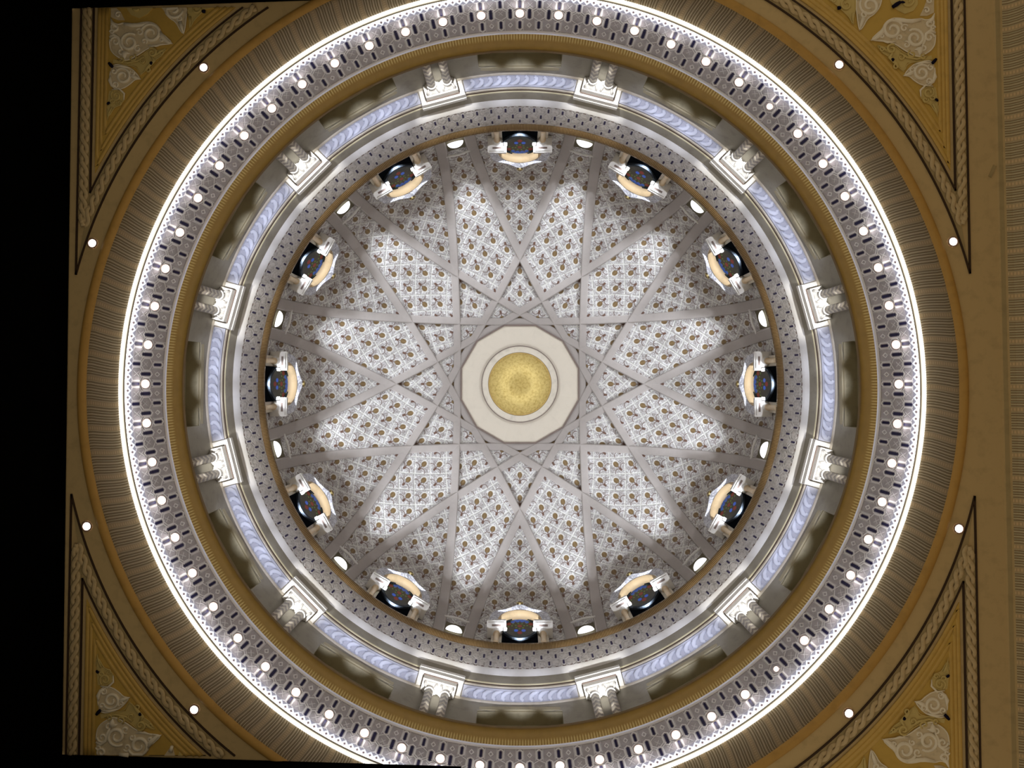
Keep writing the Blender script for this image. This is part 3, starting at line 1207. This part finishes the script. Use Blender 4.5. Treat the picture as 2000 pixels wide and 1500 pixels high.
sp0 = make_spot()
SP = [(-18.2, 'right', 'upper right rope'), (18.2, '', ''), (45, '', ''), (135, '', ''), (161.8, '', ''), (-161.8, '', ''), (-135, '', ''), (-45, '', '')]
SPL = ["right side of the ceiling ring, above the middle", "right side of the ceiling ring, below the middle",
       "ceiling ring beside the lower right corner relief", "ceiling ring beside the lower left corner relief",
       "left side of the ceiling ring, below the middle", "left side of the ceiling ring, above the middle",
       "ceiling ring beside the upper left corner relief", "ceiling ring beside the upper right corner relief"]
for i, (d, _, _) in enumerate(SP):
    a = R(d)
    r = px(889, 18.0)
    loc = (r * cos(a), r * sin(a), 17.995)
    lab = 'small bright spotlight on the ' + SPL[i]
    if i == 0:
        sp0.location, sp0.rotation_euler, sp0['label'] = loc, (0, 0, a), lab
    else:
        dup(sp0, loc, a, lab)

# ================================================================== CORNER RELIEFS (spandrels)
S = 18.0 / F                  # metres per pixel on the ceiling plane
U = lambda x, y: (x * S, y * S)


def spiral(cx, cy, r, turns, a0, dirn=1, n=28, grow=0.25):
    return [(cx + r * (1 - (1 - grow) * i / n) * cos(a0 + dirn * 2 * pi * turns * i / n),
             cy + r * (1 - (1 - grow) * i / n) * sin(a0 + dirn * 2 * pi * turns * i / n)) for i in range(n + 1)]


def ph(x, y):                 # point of the upper left corner relief, true pixels from the zenith, positive quadrant
    u, v = x - 1015.3, y - 750.0
    f = 1 + (u * TX + v * TY) / F
    return (-u / f, -v / f)


ZC = 17.995


def make_corner(sx, sy, ylim, where):
    t = empty('corner_relief', f'gilded triangular {where} corner relief with white scrollwork, framed by a rope moulding', 'ceiling relief', (0, 0, 0), 0, 'gilded corner reliefs')
    mir = (sx, sy)
    t.location = (sx * 10.2, sy * 6.5, ZC)
    ox, oy = 10.2, 6.5

    def put(q, name, mat, smooth=False):
        q.v = [(p[0] - ox, p[1] - oy, p[2] - ZC) for p in q.v]
        o = q.build(name, mat, t, smooth, mir)
        return fix_normals(o)

    def arcpts(r, a0, a1, n=60):
        out = []
        for i in range(n + 1):
            a = a0 + (a1 - a0) * i / n
            out.append((r * cos(a), r * sin(a)))
        return out

    def alim(r):
        return math.asin(min(ylim / r, 0.9999))
    xl = 851.0
    # dark fillets: arc inner / outer, straight inner / outer
    for nm, r, xs in (('arc', 902, 876), ('arc', 931, 851)):
        a0, a1 = math.acos(xs / r), min(alim(r), pi / 2 - math.acos(xs / r))
        q = MB()
        q.strip([U(*p) for p in arcpts(r - 1.6, a0, a1)], [U(*p) for p in arcpts(r + 1.6, a0, a1)], ZC - 0.03, ZC)
        y0 = math.sqrt(r * r - xs * xs)
        q.strip([U(xs - 1.8, y0), U(xs - 1.8, ylim)], [U(xs + 1.8, y0), U(xs + 1.8, ylim)], ZC - 0.03, ZC)
        put(q, 'dark_fillet', M['darkline'])
    # rope beds and ropes
    q = MB()
    ra0, ra1 = math.acos(862 / 916.5), min(alim(916.5), pi / 2 - math.acos(863 / 916.5))
    q.strip([U(*p) for p in arcpts(903.6, math.acos(874 / 903.6), min(alim(903.6), ra1))], [U(*p) for p in arcpts(929.4, math.acos(853 / 929.4), min(alim(929.4), ra1))], ZC - 0.012, ZC)
    q.strip([U(853, 330), U(853, ylim)], [U(874.2, 330), U(874.2, ylim)], ZC - 0.013, ZC)
    put(q, 'rope_bed', M['ropebed'])
    q = MB()

    def rope(pf, length, n_tw):
        n = int(n_tw * 10)
        for ph0 in (0, pi):
            path = []
            for i in range(n + 1):
                s = i / n
                (x, y), (nx, ny) = pf(s)
                w = 2 * pi * n_tw * s + ph0
                o = 5.4 * sin(w)
                zz = 0.030 + 0.022 * cos(w)
                path.append((*U(x + nx * o, y + ny * o), ZC - zz))
            q.tube(path, 0.058, 7, 0.45)
    la = 916.5 * (ra1 - ra0)
    rope(lambda s: ((916.5 * cos(ra0 + (ra1 - ra0) * s), 916.5 * sin(ra0 + (ra1 - ra0) * s)), (cos(ra0 + (ra1 - ra0) * s), sin(ra0 + (ra1 - ra0) * s))), la, la / 46)
    put(q, 'curved_rope', M['rope'], True)
    q = MB()
    rope(lambda s: ((863.5, 318 + (ylim - 318) * s), (1, 0)), ylim - 318, (ylim - 318) / 46)
    put(q, 'straight_rope', M['rope'], True)
    # gold ground
    r0, xg = 940.0, 842.0
    a0 = math.acos(xg / r0)
    a1 = min(alim(r0), pi / 2 - math.acos(min(1, xg / r0)))
    poly = arcpts(r0, a0, a1, 40)
    yend = min(ylim, 842)
    poly += [(xg, yend)] if yend == ylim else [(842, 842)]
    q = MB()
    q.prism([U(*p) for p in poly], ZC - 0.02, ZC)
    put(q, 'gold_ground', M['ochre'])
    # gold frame: three nested ridges
    for k, (d, rad) in enumerate(((3, 0.05), (10, 0.045), (18, 0.05))):
        r, xx = r0 + d * 1.15, xg - d
        b0, b1 = math.acos(xx / r), min(alim(r), pi / 2 - math.acos(xx / r))
        pth = [(xx, yend - i * (yend - r * sin(b0)) / 14) for i in range(14)] + arcpts(r, b0, b1, 40)
        q = MB()
        q.tube([(*U(*p), ZC - 0.018) for p in pth], rad, 8, 0.4)
        put(q, 'frame_ridge', M['gold'], True)

    # foliage
    def disc(cx, cy, r, lobes=7, amp=0.06):
        pts = []
        for i in range(56):
            a = 2 * pi * i / 56
            rr = r * (1 + amp * cos(lobes * a))
            pts.append((cx + rr * cos(a), cy + rr * sin(a)))
        return pts

    def ok(pts):
        return all(p[1] < ylim - 0.5 for p in pts)

    def clip(pts):
        return [(p[0], min(p[1], ylim - 1)) for p in pts]

    def plate_(cx, cy, r, z=0.05, **k):
        q = MB()
        p = clip([(a, b) for a, b in disc(*ph(cx, cy), r, **k)])
        q.prism([U(*x) for x in p], ZC - z, ZC)
        return q

    def poly_(pts, z):
        q = MB()
        q.prism([U(*x) for x in clip([ph(*p) for p in pts])], ZC - z, ZC)
        return q

    # beige leaf mass
    mass = [(219, 44), (232, 52), (246, 47), (262, 52), (280, 47), (298, 46), (312, 54), (318, 68), (328, 76), (340, 88), (322, 90), (306, 92), (290, 98), (276, 108), (262, 116),
            (248, 122), (236, 116), (224, 108), (217, 96), (217, 70)]
    put(poly_(mass, 0.045), 'leaf_mass', M['leafbeige'])
    low = [(220, 132), (232, 128), (248, 132), (262, 138), (278, 157), (266, 158), (258, 166), (246, 174), (232, 178), (221, 172), (216, 160)]
    put(poly_(low, 0.045), 'leaf_mass', M['leafbeige'])
    tail = [(216, 180), (228, 178), (244, 184), (246, 196), (238, 208), (226, 212), (218, 226), (212, 232), (212, 205)]
    put(poly_(tail, 0.04), 'leaf_tail', M['leafyellow'])
    mid = [(224, 118), (250, 124), (280, 112), (296, 96), (312, 104), (328, 98), (318, 112), (306, 120), (296, 126), (288, 140), (276, 150), (270, 132), (240, 130), (222, 126)]
    put(poly_(mid, 0.035), 'leaf_sash', M['leafyellow'])
    top = [(250, 2), (250, 20), (258, 32), (274, 38), (290, 30), (300, 18), (306, 2)]
    put(poly_(top, 0.04), 'palmette', M['leafyellow'])
    side = [(219, 4), (230, 4), (238, 26), (246, 42), (232, 42), (219, 36)]
    put(poly_(side, 0.035), 'leaf_blade', M['leafbeige'])
    far = [(318, 2), (321, 22), (332, 38), (346, 46), (354, 62), (361, 70), (364, 56), (366, 40), (368, 20), (366, 2)]
    put(poly_(far, 0.045), 'leaf_mass', M['leafbeige'])
    far2 = [(370, 2), (368, 24), (372, 42), (374, 58), (380, 44), (394, 30), (404, 20), (420, 8), (424, 2)]
    put(poly_(far2, 0.04), 'leaf_sash', M['leafyellow'])

    def outline(pts, w, mat, name='leaf_edge'):
        P = [ph(*p) for p in pts]
        P = [p for p in P if p[1] < ylim - 2]
        if len(P) < 4:
            return
        # round the outline off
        for _ in range(2):
            P = [p for a_, b2 in zip(P, P[1:]) for p in ((a_[0] * .75 + b2[0] * .25, a_[1] * .75 + b2[1] * .25), (a_[0] * .25 + b2[0] * .75, a_[1] * .25 + b2[1] * .75))]
        q = MB()
        q.tube([(*U(*p), ZC - 0.05) for p in P], S * w, 6, 0.8)
        put(q, name, M[mat], True)
    outline(mass, 1.3, 'leafwhite')
    outline(low + low[:1], 1.2, 'leafwhite')
    outline(far, 1.2, 'leafwhite')
    outline(mid, 1.0, 'leafyellow')
    outline(tail, 1.0, 'leafyellow')
    outline(far2, 1.0, 'leafyellow')
    # white scrolls
    def scroll(cx, cy, r, a0, dirn, turns=1.4, w=3.4, mat='leafwhite', name='scroll'):
        c = ph(cx, cy)
        pts = [p for p in spiral(c[0], c[1], r, turns, a0, dirn) if p[1] < ylim - 2]
        if len(pts) < 5:
            return
        q = MB()
        n = len(pts)
        q.tube([(*U(*p), ZC - 0.055) for p in pts], [S * w * (0.35 + 0.65 * sin(pi * (0.15 + 0.8 * i / n))) for i in range(n)], 7, 0.9)
        put(q, name, M[mat], True)

    def leaf(pts, ws, mat='leafwhite', z=0.06, name='leaf'):
        P = [ph(*p) for p in pts]
        P = [p for p in P if p[1] < ylim - 2]
        if len(P) < 2:
            return
        q = MB()
        q.tube([(*U(*p), ZC - z) for p in P], [S * w for w in ws[:len(P)]], 8, 0.5)
        put(q, name, M[mat], True)
    scroll(298, 69, 21, 0.3, 1, 1.5)
    scroll(256, 86, 19, 2.2, -1, 1.5)
    scroll(229, 84, 10, 0.0, 1, 1.2, 2.4)
    scroll(243, 152, 17, 0.6, 1, 1.5, 3.0)
    scroll(342, 22, 20, 2.6, 1, 1.4, 3.0)
    scroll(228, 57, 9, 1.0, -1, 1.2, 2.2)
    scroll(300, 106, 10, 1.0, 1, 1.2, 2.6, 'leafyellow', 'tendril')
    scroll(262, 116, 8, 2.0, 1, 1.1, 2.2, 'leafyellow', 'tendril')
    scroll(230, 190, 11, 1.0, -1, 1.3, 2.4, 'leafyellow', 'tendril')
    scroll(386, 20, 12, 1.5, 1, 1.2, 2.4, 'leafyellow', 'tendril')
    scroll(270, 14, 13, 1.0, -1, 1.3, 2.6, 'leafyellow', 'tendril')
    for cx, cy, r, a_, d_ in ((276, 66, 8, 0.5, 1), (272, 98, 7, 2.0, -1), (318, 80, 6, 1.0, 1), (240, 104, 7, 3.0, 1), (285, 84, 6, 4.0, -1), (222, 66, 5, 0, 1),
                              (262, 146, 6, 1.0, -1), (226, 142, 6, 2.0, 1), (228, 168, 6, 4.0, -1), (352, 40, 7, 1.0, 1), (228, 14, 7, 0.5, 1), (234, 32, 6, 2.5, -1)):
        scroll(cx, cy, r, a_, d_, 1.1, 2.0, 'leafwhite', 'curl')
    for cx, cy, r, a_, d_ in ((240, 122, 6, 1.0, 1), (282, 122, 7, 2.0, -1), (292, 140, 6, 0.5, 1), (222, 200, 6, 2.0, 1), (236, 204, 6, 0.3, -1), (410, 10, 6, 1, 1), (318, 106, 5, 1, 1)):
        scroll(cx, cy, r, a_, d_, 1.1, 1.8, 'leafyellow', 'curl')
    leaf([(314, 66), (322, 78), (332, 86), (340, 89)], [4, 5, 3.2, 0.5])
    leaf([(292, 92), (308, 93), (322, 89)], [1, 2.5, 1])
    leaf([(245, 50), (262, 53), (280, 52), (294, 48)], [3, 4.5, 4, 1.5])
    leaf([(219, 38), (223, 50), (233, 58)], [0.6, 4, 2])
    leaf([(247, 104), (246, 112), (247, 119)], [7, 5, 0.6])
    leaf([(238, 110), (247, 106), (257, 108)], [0.8, 4, 0.8])
    leaf([(217, 76), (226, 71), (235, 78), (238, 92), (243, 102)], [2, 3.4, 3.4, 3, 1.2])
    leaf([(256, 150), (266, 154), (278, 158)], [2.5, 4, 0.5])
    leaf([(219, 150), (218, 160), (222, 170), (232, 174)], [1, 4, 3, 1])
    leaf([(224, 134), (240, 132), (256, 136)], [1, 3, 1])
    leaf([(354, 46), (358, 58), (361, 69)], [4, 3, 0.5])
    leaf([(222, 178), (236, 176), (246, 186), (245, 198)], [1, 2, 2, 0.8])
    leaf([(232, 120), (252, 126), (272, 122), (284, 114)], [1, 2.2, 2.2, 1], 'leafyellow')
    leaf([(298, 112), (304, 122), (292, 134), (284, 144)], [2, 4, 3.6, 1], 'leafyellow')
    leaf([(306, 112), (316, 104), (327, 98)], [1.5, 3, 0.5], 'leafyellow')
    leaf([(222, 212), (216, 224), (213, 238)], [2.5, 2, 0.5], 'leafyellow')
    leaf([(373, 36), (374, 48), (373, 58)], [3, 2, 0.5], 'leafyellow')
    # navy buds
    for (ax, ay), (bx, by), w in (((216, 126), (224, 135), 3.4), ((297, 126), (301, 128), 3.8), ((213, 207), (218, 203), 2.8), ((398, 26), (404, 27), 4.0), ((284, 16), (299, 26), 4.2), ((276, 18), (283, 16), 2.6)):
        p0, p1 = ph(ax, ay), ph(bx, by)
        if max(p0[1], p1[1]) > ylim - 4:
            continue
        mid_ = ((p0[0] + p1[0]) / 2, (p0[1] + p1[1]) / 2)
        q = MB()
        q.tube([(*U(*p0), ZC - 0.07), (*U(*mid_), ZC - 0.08), (*U(*p1), ZC - 0.07)], [S * w * 0.7, S * w, S * w * 0.8], 8, 0.6)
        put(q, 'bud', M['navy'], True)
    return t


make_corner(-1, -1, 750, 'upper left')
make_corner(1, -1, 846, 'upper right')
make_corner(-1, 1, 716, 'lower left')
make_corner(1, 1, 846, 'lower right')

# small dark slot in the plain ceiling at the right
q = MB()
q.prism([(0.03, -0.16), (0.10, -0.12), (-0.03, 0.16), (-0.10, 0.12)], -0.02, 0.0)
q.v = [(p[0], p[1], p[2]) for p in q.v]
slot = fix_normals(q.build('ceiling_slot', M['ropebed']))
slot.location = (11.55, -5.2, 17.998)
tag(slot, 'small dark slanted slot on the plain ceiling beside the straight fluted cornice', 'ceiling slot')

for nm_, lb_, ct_ in (
        ('ceiling', 'flat tan ceiling around the round opening of the dome', 'ceiling'),
        ('wall_left', 'unlit black wall closing the hall along the left edge of the ceiling', 'wall'),
        ('wall_back', 'unlit black wall cutting off the ceiling above the upper left relief', 'wall'),
        ('wall_front', 'unlit black wall cutting off the ceiling below the lower left relief', 'wall'),
        ('wall_right', 'plain tan wall under the straight fluted cornice', 'wall'),
        ('wall_drum', 'round grey cream drum wall with niches and coupled columns', 'wall'),
        ('trim_1', 'straight fluted cornice along the right edge of the ceiling', 'cornice'),
        ('trim_2', 'orange brown ring moulding outside the fluted ring cove', 'moulding'),
        ('trim_4', 'thin pale lilac rim between the wide frieze and gilded cornice', 'moulding'),
        ('trim_5', 'cream ring soffit carrying the running scroll panels', 'moulding'),
        ('trim_6', 'dark mauve brown line of painted shade inside the scroll panels', 'moulding'),
        ('trim_7', 'thin pale yellow ring line inside the scroll panels', 'moulding'),
        ('trim_8', 'plain grey cream ring fascia outside the white ring moulding', 'moulding'),
        ('trim_9', 'white ring moulding just outside the small lacy frieze', 'moulding')):
    struct(bpy.data.objects[nm_], lb_, ct_)

# everything was laid out from the eye: lift the whole place onto the floor
for o in list(C.objects):
    if o.parent is None and o is not cam:
        o.location.z += EYE
